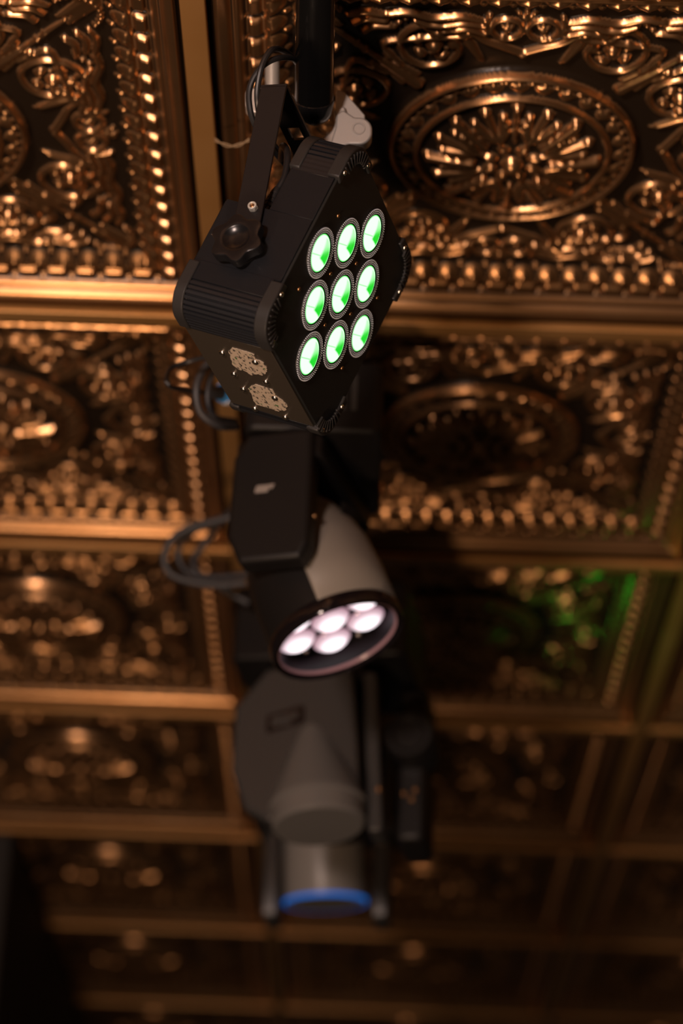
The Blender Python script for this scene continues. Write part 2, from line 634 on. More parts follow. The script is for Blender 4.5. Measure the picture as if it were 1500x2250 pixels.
    stroke([(98, 112), (128, 136)], [4, 2.5], 7)
    ell(150, 150, 4.5, 4.5, 11)
    ell(128, 140, 5, 3.6, 10, R(60))
    ell(158, 142 + 16, 4, 4, 9)
    stroke([(172, 182), (205, 205)], [3, 15], 5, flat=True)
    for k in range(7):
        a = R(45 + 15 * k)
        ell(190 + 24 * math.cos(a), 190 + 24 * math.sin(a), 3.4, 3.4, 10)
    # --- medallion
    def ring(r0_, w, h):
        put(cap(np.minimum(np.abs(r - r0_) / w, 1), h))
    ring(120.5, 3.4, 10)
    ring(96.0, 3.1, 10)
    N = 28
    da = ((th / (2 * PI) * N + 0.5) % 1 - 0.5) * 2 * PI / N
    put(np.where(r > 99, cap(np.minimum(np.hypot(da * 107 / 9.5, (r - 110) / 9.5), 1), 5.5) * (r < 112), 0))
    N = 56
    da = ((th / (2 * PI) * N + 0.5) % 1 - 0.5) * 2 * PI / N
    put(cap(np.minimum(np.hypot(da * 112.5 / 3.4, (r - 112.8) / 3.2), 1), 6.5))
    # eight bars
    N = 8
    da = ((th / (2 * PI) * N + 0.5) % 1 - 0.5) * 2 * PI / N
    px, py = r * np.cos(da), r * np.sin(da)
    wb = np.interp(px, [36, 86], [3.8, 6.2]) * np.where(np.abs(np.abs(np.sin(th)) - 1) < 0.05, 0.55, 1.0)
    bar = 10.5 * np.clip((1 - np.abs(py) / wb) * 2.6, 0, 1) * np.clip((px - 35) / 3, 0, 1) * np.clip((89 - px) / 3, 0, 1)
    put(bar)
    put(cap(np.minimum(np.hypot((px - 85) / 5, py / 6.8), 1), 12.0))
    # eight palmettes between the bars
    da2 = ((th / (2 * PI) * N) % 1 - 0.5) * 2 * PI / N
    px, py = r * np.cos(da2), np.abs(r * np.sin(da2))
    wb = np.interp(px, [30, 80], [2.5, 5.0])
    put(np.where((px > 30) & (px < 82), cap(np.minimum(py / wb, 1), 9), 0))
    put(cap(np.minimum(np.hypot((px - 80) / 6, py / 6), 1), 11))
    for (a0, a1, w, h) in (((46, 4), (70, 15), 4.0, 9), ((42, 4), (60, 15.5), 3.8, 8.5), ((38, 4), (50, 13), 3.5, 8)):
        d = np.array((a1[0] - a0[0], a1[1] - a0[1]))
        t = np.clip(((px - a0[0]) * d[0] + (py - a0[1]) * d[1]) / (d @ d), 0, 1)
        dist = np.hypot(px - a0[0] - t * d[0], py - a0[1] - t * d[1]) / (w * (0.55 + 0.45 * t))
        put(cap(np.minimum(dist, 1), h))
        put(cap(np.minimum(np.hypot(px - a1[0], py - a1[1]) / (w * 1.15), 1), h + 1.5))
    # flower at the centre
    da = ((th / (2 * PI) * 8) % 1 - 0.5) * 2 * PI / 8
    px, py = r * np.cos(da), r * np.sin(da)
    put(cap(np.minimum(np.hypot((px - 23) / 8, py / 6.5), 1), 9.5))
    put(cap(np.minimum(np.hypot((px - 27) / 4, py / 4), 1), 11.5))
    put(cap(np.minimum(r / 11.5, 1), 15))
    finish = np.clip((rel - 0.3) / 1.6, 0, 1)
    finish = np.where(E < 43.5, np.clip((43.5 - E) / 3, 0, 1) * (E > 17.8) * ((E < 32.2) | (E > 34.9)), finish)
    finish = np.where((E > 62.3) & (E < 67), 1, finish)
    Hh = base + rel
    for _ in range(3):
        for ax_ in (0, 1):
            p_ = np.pad(Hh, [(1, 1) if k == ax_ else (0, 0) for k in (0, 1)], mode='edge')
            Hh = (p_[:-2] + 2 * p_[1:-1] + p_[2:]) / 4 if ax_ == 0 else (p_[:, :-2] + 2 * p_[:, 1:-1] + p_[:, 2:]) / 4
    return lin, Hh, E, r, finish


def build_tile_meshes():
    lin, H, E, r, fin = tile_relief()
    n = NG
    co = np.empty((n * n, 3), np.float32)
    xx, yy = np.meshgrid(lin, lin)
    co[:, 0] = xx.ravel() / 1000
    co[:, 1] = yy.ravel() / 1000
    co[:, 2] = -H.ravel() / 1000
    idx = np.arange(n * n).reshape(n, n)
    q = np.stack([idx[:-1, :-1], idx[1:, :-1], idx[1:, 1:], idx[:-1, 1:]], -1).reshape(-1, 4)
    Ec = (0.25 * (E[:-1, :-1] + E[1:, :-1] + E[1:, 1:] + E[:-1, 1:])).ravel()
    rc = (0.25 * (r[:-1, :-1] + r[1:, :-1] + r[1:, 1:] + r[:-1, 1:])).ravel()
    reg = np.where(Ec < 43.5, 0, np.where(Ec < 64.5, 1, np.where(Ec < 87, 2, np.where(rc > 126, 3, np.where(rc > 33, 4, 5)))))
    out = []
    for k, nm in enumerate(('tile_rim', 'dentil_border', 'shell_border', 'scrollwork', 'medallion', 'rosette')):
        f = q[reg == k]
        used = np.unique(f)
        remap = np.zeros(n * n, np.int32)
        remap[used] = np.arange(len(used))
        f = remap[f]
        me = bpy.data.meshes.new(nm)
        me.vertices.add(len(used))
        me.vertices.foreach_set('co', co[used].ravel())
        me.loops.add(f.size)
        me.loops.foreach_set('vertex_index', f.ravel().astype(np.int32))
        me.polygons.add(len(f))
        me.polygons.foreach_set('loop_start', np.arange(0, f.size, 4, dtype=np.int32))
        me.polygons.foreach_set('use_smooth', np.ones(len(f), bool))
        me.update()
        me.validate()
        me.attributes.new('finish', 'FLOAT', 'POINT').data.foreach_set('value', fin.ravel()[used].astype(np.float32))
        me.materials.append(M['bronze'])
        out.append((nm, me))
    return out


TM = build_tile_meshes()
I0, I1, J0, J1 = -2, 3, -2, 9
bm = bmesh.new()
add_box(bm, GX + I0 * TILE, GX + I1 * TILE, GY + J0 * TILE, GY + J1 * TILE, CZ + 0.05, CZ + 0.12)
ceiling = tag(obj('ceiling', bm, 'slab'), 'dark ceiling deck carrying the grid of embossed bronze tiles', kind='structure')


def link(name, me, parent, loc):
    o = bpy.data.objects.new(name, me)
    COL.objects.link(o)
    o.parent = parent
    o.location = loc
    return o


for i in range(I0, I1):
    for j in range(J0, J1):
        c = (GX + (i + 0.5) * TILE, GY + (j + 0.5) * TILE, CZ)
        t = link('ceiling_tile', TM[0][1], ceiling, c)
        for nm, me in TM[1:]:
            link(nm, me, t, (0, 0, 0))


def tee_bm(length):
    """deep faced tee along y: boxed face standing proud of the tiles, web above"""
    bm = bmesh.new()
    prof = rounded([(-0.0117, -0.007), (0.0117, -0.007), (0.0117, 0.0022), (0.0012, 0.0022), (0.0012, 0.036), (-0.0012, 0.036), (-0.0012, 0.0022), (-0.0117, 0.0022)],
                   [0.0018, 0.0018, 0.0007, 0, 0, 0, 0, 0.0007], 4)
    mt = Matrix(((1, 0, 0, 0), (0, 0, 1, 0), (0, 1, 0, 0), (0, 0, 0, 1)))
    add_prism(bm, prof, -length / 2, length / 2, mt)
    return bm


run_me = None
for i in range(I0, I1 + 1):
    o = obj('main_runner', tee_bm((J1 - J0) * TILE), 'tee_metal', ceiling, T(GX + i * TILE, GY + (J0 + J1) / 2 * TILE, CZ))
tee_me = None
for i in range(I0, I1):
    for j in range(J0, J1 + 1):
        loc = T(GX + (i + 0.5) * TILE, GY + j * TILE, CZ - 0.0002) @ Matrix.Rotation(PI / 2, 4, 'Z')
        if tee_me is None:
            o = obj('cross_tee', tee_bm(TILE - 0.0235), 'tee_metal', ceiling, loc)
            tee_me = o.data
        else:
            o = bpy.data.objects.new('cross_tee', tee_me)
            COL.objects.link(o)
            o.parent = ceiling
            o.matrix_local = loc

# ------------------------------------------------------------------ pier at the far left
bm = bmesh.new()
add_box(bm, -1.35, -0.640, 4.10, 5.8, 0.0, CZ - 0.004)
tag(obj('wall_left', bm, 'wall_dark', bevel=0.004), 'dark wall pier meeting the ceiling at the lower left of the frame', kind='structure')

bm = bmesh.new()
add_box(bm, -1.35, -0.676, 4.07, 4.098, 2.84, CZ - 0.006)
tag(obj('trim_1', bm, 'wall_beige', bevel=0.003), 'pale beige board at the head of the dark wall pier', kind='structure')

# ------------------------------------------------------------------ LED par light
PM = Matrix(((0.46189, 0.07986, 0.88334), (0.62134, -0.73985, -0.25800), (0.63293, 0.66802, -0.39135)))
E1, E2, EN = PM.col[0].copy(), PM.col[1].copy(), PM.col[2].copy()
PX = (E1 - E2).normalized()      # from the knob side to the far side
PY = (E1 + E2).normalized()      # from the socket side upwards
PAR_AT = Vector((-0.0360, 1.7410, 1.06666 + CAMZ))
PMAT = frame(PAR_AT, PX, PY, EN)
par = empty('par_light', PMAT, 'black square LED par light with nine glowing green lenses, hung corner down', 'stage light')
HS = 0.097


def square(h, rad, seg=8):
    return rounded([(-h, -h), (h, -h), (h, h), (-h, h)], rad, seg)


bm = bmesh.new()
add_prism(bm, square(HS - 0.0012, 0.021), -0.0455, -0.003)
obj('front_housing', bm, 'powder', par, bevel=0.0006, seg=1)
bm = bmesh.new()
add_prism(bm, rounded([(-HS + .0012, -HS + .0012), (HS - .0012, -HS + .0012), (HS - .0012, 0.0112), (-HS + .0012, 0.0112)], [0.021, 0.021, 0.002, 0.002], 8), -0.0880, -0.0455)
obj('rear_housing', bm, 'powder', par, bevel=0.0008, seg=2)
bm = bmesh.new()
add_prism(bm, square(HS - 0.0018, 0.021), -0.003, 0.0)
obj('front_plate', bm, 'front', par, bevel=0.0004, seg=1)
# side skins between the corner extrusions
bm = bmesh.new()
add_box(bm, -HS - 0.0002, -HS + 0.002, -0.0515, 0.0112, -0.0862, -0.0022)
add_box(bm, -HS - 0.0002, -HS + 0.002, 0.0112, 0.0550, -0.0440, -0.0022)
obj('side_plate', bm, 'powder', par, bevel=0.0003, seg=1)
bm = bmesh.new()
add_box(bm, -0.0600, 0.0700, -HS - 0.0002, -HS + 0.002, -0.0870, -0.0022)
obj('socket_panel', bm, 'panel', par, bevel=0.0003, seg=1)
bm = bmesh.new()
add_box(bm, HS - 0.002, HS + 0.0002, -0.055, 0.055, -0.0440, -0.0022)
add_box(bm, HS - 0.002, HS + 0.0002, -0.055, 0.0100, -0.0862, -0.0440)
obj('side_plate', bm, 'powder', par, bevel=0.0003, seg=1)
bm = bmesh.new()
add_box(bm, -0.055, 0.055, HS - 0.002, HS + 0.0002, -0.0440, -0.0022)
obj('side_plate', bm, 'powder', par, bevel=0.0003, seg=1)


def corner_path(h, rad, reach_in, reach_out, n=14):
    """outer line of a corner at (-h,-h): from (-h, -h+reach) round to (-h+reach, -h)"""
    pts = [(-h, -h + reach_in)]
    for k in range(n + 1):
        a = PI + (PI / 2) * k / n
        pts.append((-h + rad + rad * math.cos(a), -h + rad + rad * math.sin(a)))
    pts.append((-h + reach_out, -h))
    return pts


def ribbed(h, rad, r1, r2, pitch, depth):
    """same line with grooves cut across it"""
    base = corner_path(h, rad, r1, r2, 24)
    seg = []
    for p, q in zip(base[:-1], base[1:]):
        seg.append((Vector(p), Vector(q)))
    tot = sum((q - p).length for p, q in seg)
    n = int(tot / pitch)

    def at(s):
        for p, q in seg:
            L = (q - p).length
            if s <= L + 1e-9:
                d = (q - p) / L
                return p + d * s, Vector((-d.y, d.x))
            s -= L
        d = (seg[-1][1] - seg[-1][0]).normalized()
        return seg[-1][1], Vector((-d.y, d.x))
    out = []
    for k in range(n):
        for off, dep in ((0.02, depth), (0.22, depth), (0.34, 0), (0.92, 0)):
            p, nn = at((k + off) * tot / n)
            nn = nn if nn.dot(Vector((h * 0.3, h * 0.3)) + Vector((0, 0))) > 0 else -nn
            out.append(tuple(p + nn * dep))
    return out


ROT = {'left': 0, 'bottom': 1, 'right': 2, 'top': 3}
for nm, k in ROT.items():
    q = Matrix.Rotation(PI / 2 * k, 4, 'Z')
    zb = -0.0855 if nm in ('left', 'bottom') else -0.0425
    # reach along the edge that precedes / follows the corner
    ri, ro = (0.046, 0.037) if nm == 'left' else ((0.046, 0.027) if nm == 'bottom' else (0.043, 0.043))
    if nm == 'bottom':
        ri, ro = 0.027, 0.046
    bm = bmesh.new()
    r1, r2 = ri * (0.60 if nm in ('left', 'top', 'bottom') else 1), ro
    outer = ribbed(HS + 0.0006, 0.0225, r1, r2, 0.0043, 0.0021)
    inner = [(-HS + 0.0035, -HS + r1), (-HS + r1 * 0.3 + 0.004, -HS + r1 * 0.3 + 0.004), (-HS + r2, -HS + 0.0035)]
    pts = outer + [(-HS + r2, -HS + 0.004), (-HS + 0.012, -HS + 0.012), (-HS + 0.004, -HS + r1)]
    add_prism(bm, pts, zb, -0.008)
    obj('corner_rail', bm, 'rib', par, q, angle=25)
    # smooth part of the extrusion beside the ribs
    if nm in ('left', 'bottom'):
        bm = bmesh.new()
        add_box(bm, -HS - 0.0005, -HS + 0.003, -HS + r1, -HS + ri, zb, -0.008)
        obj('corner_flange', bm, 'powder', par, q, bevel=0.0002, seg=1)
    if nm == 'top':
        bm = bmesh.new()
        add_box(bm, -HS + r2 * 0.62, -HS + r2, -HS - 0.0005, -HS + 0.003, zb, -0.008)
        obj('corner_flange', bm, 'yoke', par, q, bevel=0.0002, seg=1)

    def bumper(z0, z1, name, front):
        bm = bmesh.new()
        h = HS + 0.0022
        out = corner_path(h, 0.0245, ri, ro, 14)
        th = 0.0115
        inn = []
        for t in range(13):
            u = t / 12
            # concave inner line: deep at the corner, thin at the ends
            a = R(180 + 90 * u)
            p0 = Vector((-h + ro, -h + 0.0065)).lerp(Vector((-h + 0.0065, -h + ri)), u)
            bow = math.sin(PI * u)
            p = p0 + Vector((-1, -1)).normalized() * (bow * (0.70 * min(ri, ro) * 0.70 - 0.002) - 0.003)
            inn.append(tuple(p))
        add_prism(bm, out + inn, z0, z1)
        o = obj(name, bm, 'bumper', par, q, bevel=0.0011, seg=2)
        if front:
            bm = bmesh.new()
            for t in range(10):
                u = (t + 0.5) / 10
                a = PI + PI / 2 * (u * 1.30 - 0.15)
                ce = Vector((-h + 0.0285, -h + 0.0285))
                d = Vector((math.cos(a), math.sin(a)))
                # reach of the fin until the outer line
                lo, hi = 0.0160, 0.0268
                mt = T(ce.x, ce.y, 0) @ Matrix.Rotation(a, 4, 'Z')
                add_box(bm, lo, hi, -0.00075, 0.00075, z1 - 0.001, z1 + 0.0012, mt)
            obj('fin', bm, 'bumper', o, bevel=0.0003, seg=1)
            screw(o, T(-h + 0.0055, -h + ri - 0.008, z1), 0.0024)
            screw(o, T(-h + ro - 0.008, -h + 0.0055, z1), 0.0024)
    bumper(-0.0100, 0.0022, 'front_bumper', True)
    bumper(zb - 0.0045, zb + 0.006, 'rear_bumper', False)

# lenses
P = 0.046
ring_me = dots_me = lens_me = None
for jy in (1, 0, -1):
    for ix in (-1, 0, 1):
        at = (E1 * (ix * P) + E2 * (jy * P))
        loc = T(at.dot(PX), at.dot(PY), 0) @ Matrix.Rotation(math.atan2(E1.dot(PY), E1.dot(PX)), 4, 'Z')
        if lens_me is None:
            bm = bmesh.new()
            add_lathe(bm, [(0, 0.0036), (0.005, 0.0034), (0.010, 0.0027), (0.0145, 0.0014), (LENS_R, 0.0004), (LENS_R, -0.001)], 40)
            lens = obj('lens', bm, 'green_optic', par, loc)
            lens['label'] = 'glowing green lens'
            lens_me = lens.data
            bm = bmesh.new()
            add_lathe(bm, [(LENS_R, -0.0005), (LENS_R, 0.0009), (LENS_R + 0.0006, 0.0012), (0.0222, 0.0008), (0.0226, -0.0005)], 48)
            ring = obj('lens_ring', bm, 'front', lens)
            ring_me = ring.data
            bm = bmesh.new()
            for q_, (rr_, sz) in enumerate(((0.0181, 0.00070), (0.0198, 0.00078), (0.0215, 0.00086))):
                nd = 60
                for k in range(nd):
                    a = 2 * PI * (k + 0.5 * (q_ % 2)) / nd
                    add_lathe(bm, [(0, sz * 0.9), (sz * 0.7, sz * 0.6), (sz, 0), ], 6, T(rr_ * math.cos(a), rr_ * math.sin(a), 0.0009))
            dots = obj('raised_dots', bm, 'dot', lens, angle=80)
            dots['kind'] = 'stuff'
            dots_me = dots.data
        else:
            lens = bpy.data.objects.new('lens', lens_me)
            COL.objects.link(lens)
            lens.parent = par
            lens.matrix_local = loc
            lens['label'] = 'glowing green lens'
            link('lens_ring', ring_me, lens, (0, 0, 0))
            d = link('raised_dots', dots_me, lens, (0, 0, 0))
            d['kind'] = 'stuff'
for sx, sy in ((-.5, .5), (.5, .5), (-.5, -.5), (.5, -.5), (-.44, 1.6), (-1.66, .44), (1.56, -.40), (.40, -1.57)):
    at = E1 * (sx * P) + E2 * (sy * P)
    screw(par, T(at.dot(PX), at.dot(PY), 0.0002), 0.0019, 'brass')

# the beam of the green emitters
Lg = bpy.data.lights.new('green_beam', 'SPOT')
Lg.energy = 3
Lg.color = (0.01, 1.0, 0.05)
Lg.spot_size = R(150)
Lg.spot_blend = 0.8
Lg.shadow_soft_size = 0.0
og = bpy.data.objects.new('green_beam', Lg)
COL.objects.link(og)
og.parent = par
og.matrix_local = T(0, 0, 0.012) @ Matrix.Rotation(PI, 4, 'X')

# socket panel: speckled stickers and screws
SOCK = Matrix.Rotation(PI / 2, 4, 'X')      # local z looks along -y of the light


def on_panel(b_, d_, lift=0.0):
    """point of the socket panel: b along the panel, d depth (negative, behind the face)"""
    return T(b_, -HS - 0.0002 - lift, d_) @ SOCK


STK = ([(-37.2, -50.9), (-44.9, -44.1), (-46.3, -34.5), (-44.1, -23.1), (-35.9, -24.6), (-34.6, -17.9), (-24.5, -16.9), (-14.3, -22.2), (-6.3, -27.7), (-7.8, -32.6), (-1.3, -41.3), (-6.5, -45.0), (-6.0, -52.5), (-12.1, -55.8), (-28.9, -52.5)],
       [(27.7, -54.3), (15.5, -44.0), (15.3, -37.0), (16.7, -25.5), (26.5, -26.0), (32.2, -21.5), (40.4, -18.7), (51.2, -24.2), (58.2, -34.9), (57.1, -39.2), (56.9, -48.6), (57.6, -56.3), (49.7, -56.9), (40.9, -55.2)])
for pts in STK:
    bm = bmesh.new()
    sub = []
    for k in range(len(pts)):
        p, q_ = Vector(pts[k]), Vector(pts[(k + 1) % len(pts)])
        for t in (0, .2, .4, .6, .8):
            w_ = p.lerp(q_, t)
            sub.append(((w_.x + random.uniform(-.7, .7)) / 1000, (w_.y + random.uniform(-.7, .7)) / 1000))
    add_prism(bm, sub, 0, 0.0006)
    o = obj('sticker', bm, 'sticker', par, on_panel(0, 0), angle=60)
    o['label'] = 'worn tan sticker with black specks'
for b_, d_ in ((-.0305, -.0596), (-.0306, -.0267), (.0060, -.0610), (.0035, -.0278), (.0319, -.0606), (.0312, -.0283), (.0669, -.0610), (.0663, -.0294)):
    screw(par, on_panel(b_, d_, 0.0004), 0.0034)

# knob on the near side, axis along -x
KN = Matrix.Rotation(-PI / 2, 4, 'Y')       # local z looks along -x


def lobed(r_, amp, n, lobes, ph=0.0):
    return [((r_ + amp * math.cos(lobes * 2 * PI * k / n + ph)) * math.cos(2 * PI * k / n), (r_ + amp * math.cos(lobes * 2 * PI * k / n + ph)) * math.sin(2 * PI * k / n)) for k in range(n)]


KA, KD = -0.0280, -0.0490
kb = T(-HS - 0.0002, KA - 0.003, KD - 0.0005) @ KN @ Matrix.Diagonal((1.04, 1.04, 1.0, 1.0))
bm = bmesh.new()
n = 84
rings = []
for rad, amp, z in ((0.017, 0.0, 0.0065), (0.0195, 0.0016, 0.0068), (0.0205, 0.0023, 0.0078), (0.0207, 0.0024, 0.0164), (0.0203, 0.0023, 0.0173), (0.0195, 0.0020, 0.0176), (0.0150, 0.0004, 0.0177), (0.0118, 0, 0.0176), (0.0112, 0, 0.0171), (0.0085, 0, 0.0152), (0.0045, 0, 0.0140)):
    rings.append([bm.verts.new((p[0], p[1], z)) for p in lobed(rad, amp * 1.0, n, 6, 0.4)])
for a, c in zip(rings[:-1], rings[1:]):
    for k in range(n):
        bm.faces.new((a[k], a[(k + 1) % n], c[(k + 1) % n], c[k]))
bm.faces.new(rings[0][::-1])
ce = bm.verts.new((0, 0, 0.0137))
for k in range(n):
    bm.faces.new((rings[-1][k], rings[-1][(k + 1) % n], ce))
obj('knob', bm, 'knob', par, kb, angle=40)
bm = bmesh.new()
add_lathe(bm, [(0, 0), (0.0155, 0), (0.0155, 0.0020), (0.0085, 0.0024), (0.0085, 0.0068), (0, 0.0068)], 40)
obj('knob_washer', bm, 'knob', par, kb)

# yoke: two arms and a crossbar, tilted back about the knobs
TILT = math.atan2(0.048, 0.158)
YL = 0.162
for side in (-1, 1):
    base = T(side * (HS + 0.0040), KA + 0.0005, KD) @ Matrix.Rotation(PI / 2, 4, 'Y') @ Matrix.Rotation(0, 4, 'Z')
    # arm lies in the local y/z plane
    bm = bmesh.new()
    pts = []
    for k in range(13):
        a = PI + PI * k / 12
        pts.append((0.0118 * math.cos(a), 0.0118 * math.sin(a)))
    pts += [(0.0118, YL), (-0.0118, YL)]
    mt = Matrix(((0, 0, 1, 0), (0, 1, 0, 0), (1, 0, 0, 0), (0, 0, 0, 1)))     # prism x -> depth, y -> along, z -> thickness
    add_prism(bm, pts, -0.0013, 0.0013, mt)
    loc = T(side * (HS + 0.0035), KA, KD) @ Matrix.Rotation(-TILT, 4, 'X')
    o = obj('yoke_arm', bm, 'yoke', par, loc, bevel=0.0006, seg=2)
    if side < 0:
        # lock nut on the arm
        bm = bmesh.new()
        hexa = [(0.0043 * math.cos(PI / 3 * k), 0.0043 * math.sin(PI / 3 * k)) for k in range(6)]
        add_prism(bm, hexa, 0, 0.0032)
        add_lathe(bm, [(0.0040, 0.003), (0.0038, 0.0050), (0.0026, 0.0054), (0.0022, 0.0040), (0, 0.0040)], 24)
        obj('lock_nut', bm, 'nut', o, T(-0.0013, 0.0345, 0.0035) @ KN, bevel=0.0003)
        bm = bmesh.new()
        add_lathe(bm, [(0, 0.0042), (0.0012, 0.0048), (0.0021, 0.0044), (0.0021, 0.003), (0, 0.003)], 14)
        obj('stud', bm, 'brass', o, T(-0.0013, 0.0345, 0.0035) @ KN)
    else:
        bm = bmesh.new()
        add_lathe(bm, [(0, 0.004), (0.020, 0.004), (0.021, 0.007), (0.021, 0.014), (0.018, 0.0165), (0, 0.0165)], 28)
        obj('knob', bm, 'knob', par, T(HS, KA, KD) @ Matrix.Rotation(PI / 2, 4, 'Y'))
# crossbar with an oval slot, built as two straps and two bridges round the slot
bm = bmesh.new()
hw = HS + 0.0048
add_box(bm, -hw, hw, -0.0013, 0.0013, -0.0118, -0.0055)
add_box(bm, -hw, hw, -0.0013, 0.0013, 0.0055, 0.0118)
add_box(bm, -hw, -0.042, -0.0013, 0.0013, -0.0055, 0.0055)
add_box(bm, -0.024, 0.024, -0.0013, 0.0013, -0.0055, 0.0055)
add_box(bm, 0.042, hw, -0.0013, 0.0013, -0.0055, 0.0055)
obj('yoke_crossbar', bm, 'yoke', par, T(0, KA, KD) @ Matrix.Rotation(-TILT, 4, 'X') @ T(0, YL, 0))

# cable gland and cable stub on the step behind the face
bm = bmesh.new()
prof = [(0, 0), (0.0072, 0), (0.0072, 0.004), (0.0060, 0.005)]
for k in range(5):
    z = 0.006 + 0.0042 * k
    prof += [(0.0056 - 0.0002 * k, z), (0.0056 - 0.0002 * k, z + 0.0024), (0.0044, z + 0.0028), (0.0044, z + 0.0040)]
prof += [(0.0036, 0.030), (0, 0.030)]
add_lathe(bm, prof, 20)
gl = obj('cable_gland', bm, 'rubber', par, T(-0.081, 0.0112, -0.056) @ Matrix.Rotation(-PI / 2, 4, 'X'), angle=30)
bm = bmesh.new()
add_tube(bm, [(-0.081, 0.038, -0.056), (-0.081, 0.055, -0.056), (-0.078, 0.078, -0.066), (-0.060, 0.095, -0.085), (-0.02, 0.105, -0.105)], 0.0032, 12)
obj('power_lead', bm, 'rubber', par)

# ------------------------------------------------------------------ drop pipe with rounded end
AX = Vector((0.0, math.cos(R(26)), -math.sin(R(26))))
END = Vector((-0.0675, 1.7590, 1.2690 + CAMZ))
CLAMP_AT = Vector((-0.0643, 1.7630, 1.2600 + CAMZ))
pm = axis_frame(END, -AX)
pipe = empty('drop_pipe', pm, 'glossy black steel pipe coming down from the top of the frame into the clamp', 'pipe')
PR = 0.0176
bm = bmesh.new()
add_lathe(bm, [(0, 0.012), (PR, 0.012), (PR, 0.215), (0, 0.215)], 48)
obj('tube', bm, 'pipe', pipe, bevel=0.0004, seg=1)
bm = bmesh.new()
add_lathe(bm, [(0, -0.010), (0.006, -0.0095), (0.0115, -0.0065), (0.0158, -0.001), (0.0170, 0.006), (0.0182, 0.0125), (0.0182, 0.0148), (0.0176, 0.0152)], 48)
obj('end_cap', bm, 'cap', pipe)
# ------------------------------------------------------------------ aluminium clamp round the pipe end
cf = frame(END, rt, 0.80 * (up - 0.0 * fw), -fw)
cn = (-AX * 0.35 - fw * 0.94).normalized()
cx = rt.copy()
cy = cn.cross(cx).normalized()
cx = cy.cross(cn).normalized()
cm = frame(CLAMP_AT + fw * 0.014 + up * 0.005 - rt * 0.003, cx * 1.06, cy * 1.06, cn * 1.06)
clamp = empty('pipe_clamp', cm, 'cast aluminium pipe clamp with hinge eye and threaded bolt', 'clamp')
bm = bmesh.new()
outer, inner = [], []
for k in range(25):
    a = R(-75 + 100 * k / 24)
    outer.append((0.0285 * math.cos(a), 0.0285 * math.sin(a)))
    inner.append((0.0185 * math.cos(a), 0.0185 * math.sin(a)))
add_prism(bm, outer + inner[::-1], -0.016, 0.006)
obj('lower_jaw', bm, 'alloy', clamp, bevel=0.0016, seg=3)
bm = bmesh.new()
pts = rounded([(0.012, -0.0300), (0.030, -0.0240), (0.0500, -0.0240), (0.0500, 0.0005), (0.0350, 0.0010), (0.0250, 0.0080), (0.0195, 0.0040), (0.0185, -0.0080)], [0.003, 0.008, 0.0110, 0.0110, 0.004, 0.003, 0.002, 0.004], 8)
add_prism(bm, pts, -0.010, 0.0075)
eye = obj('hinge_eye', bm, 'alloy', clamp, bevel=0.0016, seg=3)
bm = bmesh.new()
add_lathe(bm, [(0, -0.0030), (0.0036, -0.0030), (0.0040, 0.0074), (0.0046, 0.0080), (0.0054, 0.0080), (0.0058, 0.0076), (0.0058, 0.004)], 28, T(0.0385, -0.0095, 0))
obj('pin_hole', bm, 'alloy', eye)
bm = bmesh.new()
pts = rounded([(0.0185, 0.030), (0.027, 0.0270), (0.0440, 0.0060), (0.0440, -0.0010), (0.0300, -0.0010), (0.0190, 0.0080)], [0.002, 0.004, 0.002, 0.001, 0.001, 0.003], 4)
add_prism(bm, pts, -0.020, 0.0005)
obj('upper_jaw', bm, 'alloy', clamp, bevel=0.0014, seg=3)
bm = bmesh.new()
pts = rounded([(-0.060, 0.032), (-0.060, 0.016), (-0.052, 0.010), (-0.018, 0.012), (-0.018, 0.026), (-0.046, 0.034)], [0.005, 0.004, 0.003, 0.001, 0.001, 0.005], 5)
add_prism(bm, pts, -0.022, -0.004)
obj('bolt_lug', bm, 'alloy', clamp, bevel=0.0015, seg=3)
bm = bmesh.new()
prof = [(0, 0.0)]
z = 0.0
while z < 0.050:
    prof += [(0.0058, z), (0.0066, z + 0.0007), (0.0058, z + 0.0014)]
    z += 0.0015
prof += [(0.0050, z + 0.001), (0, z + 0.001)]
add_lathe(bm, prof, 24)
obj('threaded_bolt', bm, 'alloy', clamp, T(-0.0368, 0.009, -0.016) @ Matrix.Rotation(-PI / 2 + 0.12, 4, 'X'), angle=30)
# ------------------------------------------------------------------ mounting rail behind the par, carrying the moving heads
RX = -0.060
RZ = 2.965 - 0.022
rail = empty('mounting_rail', T(RX, 3.0, RZ), 'black horizontal pipe under the ceiling that carries the moving heads', 'pipe')
bm = bmesh.new()
add_lathe(bm, [(0, -0.95), (0.0168, -0.95), (0.0168, 1.2), (0, 1.2)], 24, Matrix.Rotation(-PI / 2, 4, 'X'))
obj('tube', bm, 'pipe', rail)
for yy_ in (-0.62, 0.28, 1.0):
    bm = bmesh.new()
    add_lathe(bm, [(0, 0), (0.006, 0), (0.006, CZ - RZ - 0.0), (0, CZ - RZ - 0.0)], 12, T(0, yy_, 0))
    obj('hanger_rod', bm, 'pipe', rail)

# ------------------------------------------------------------------ moving heads


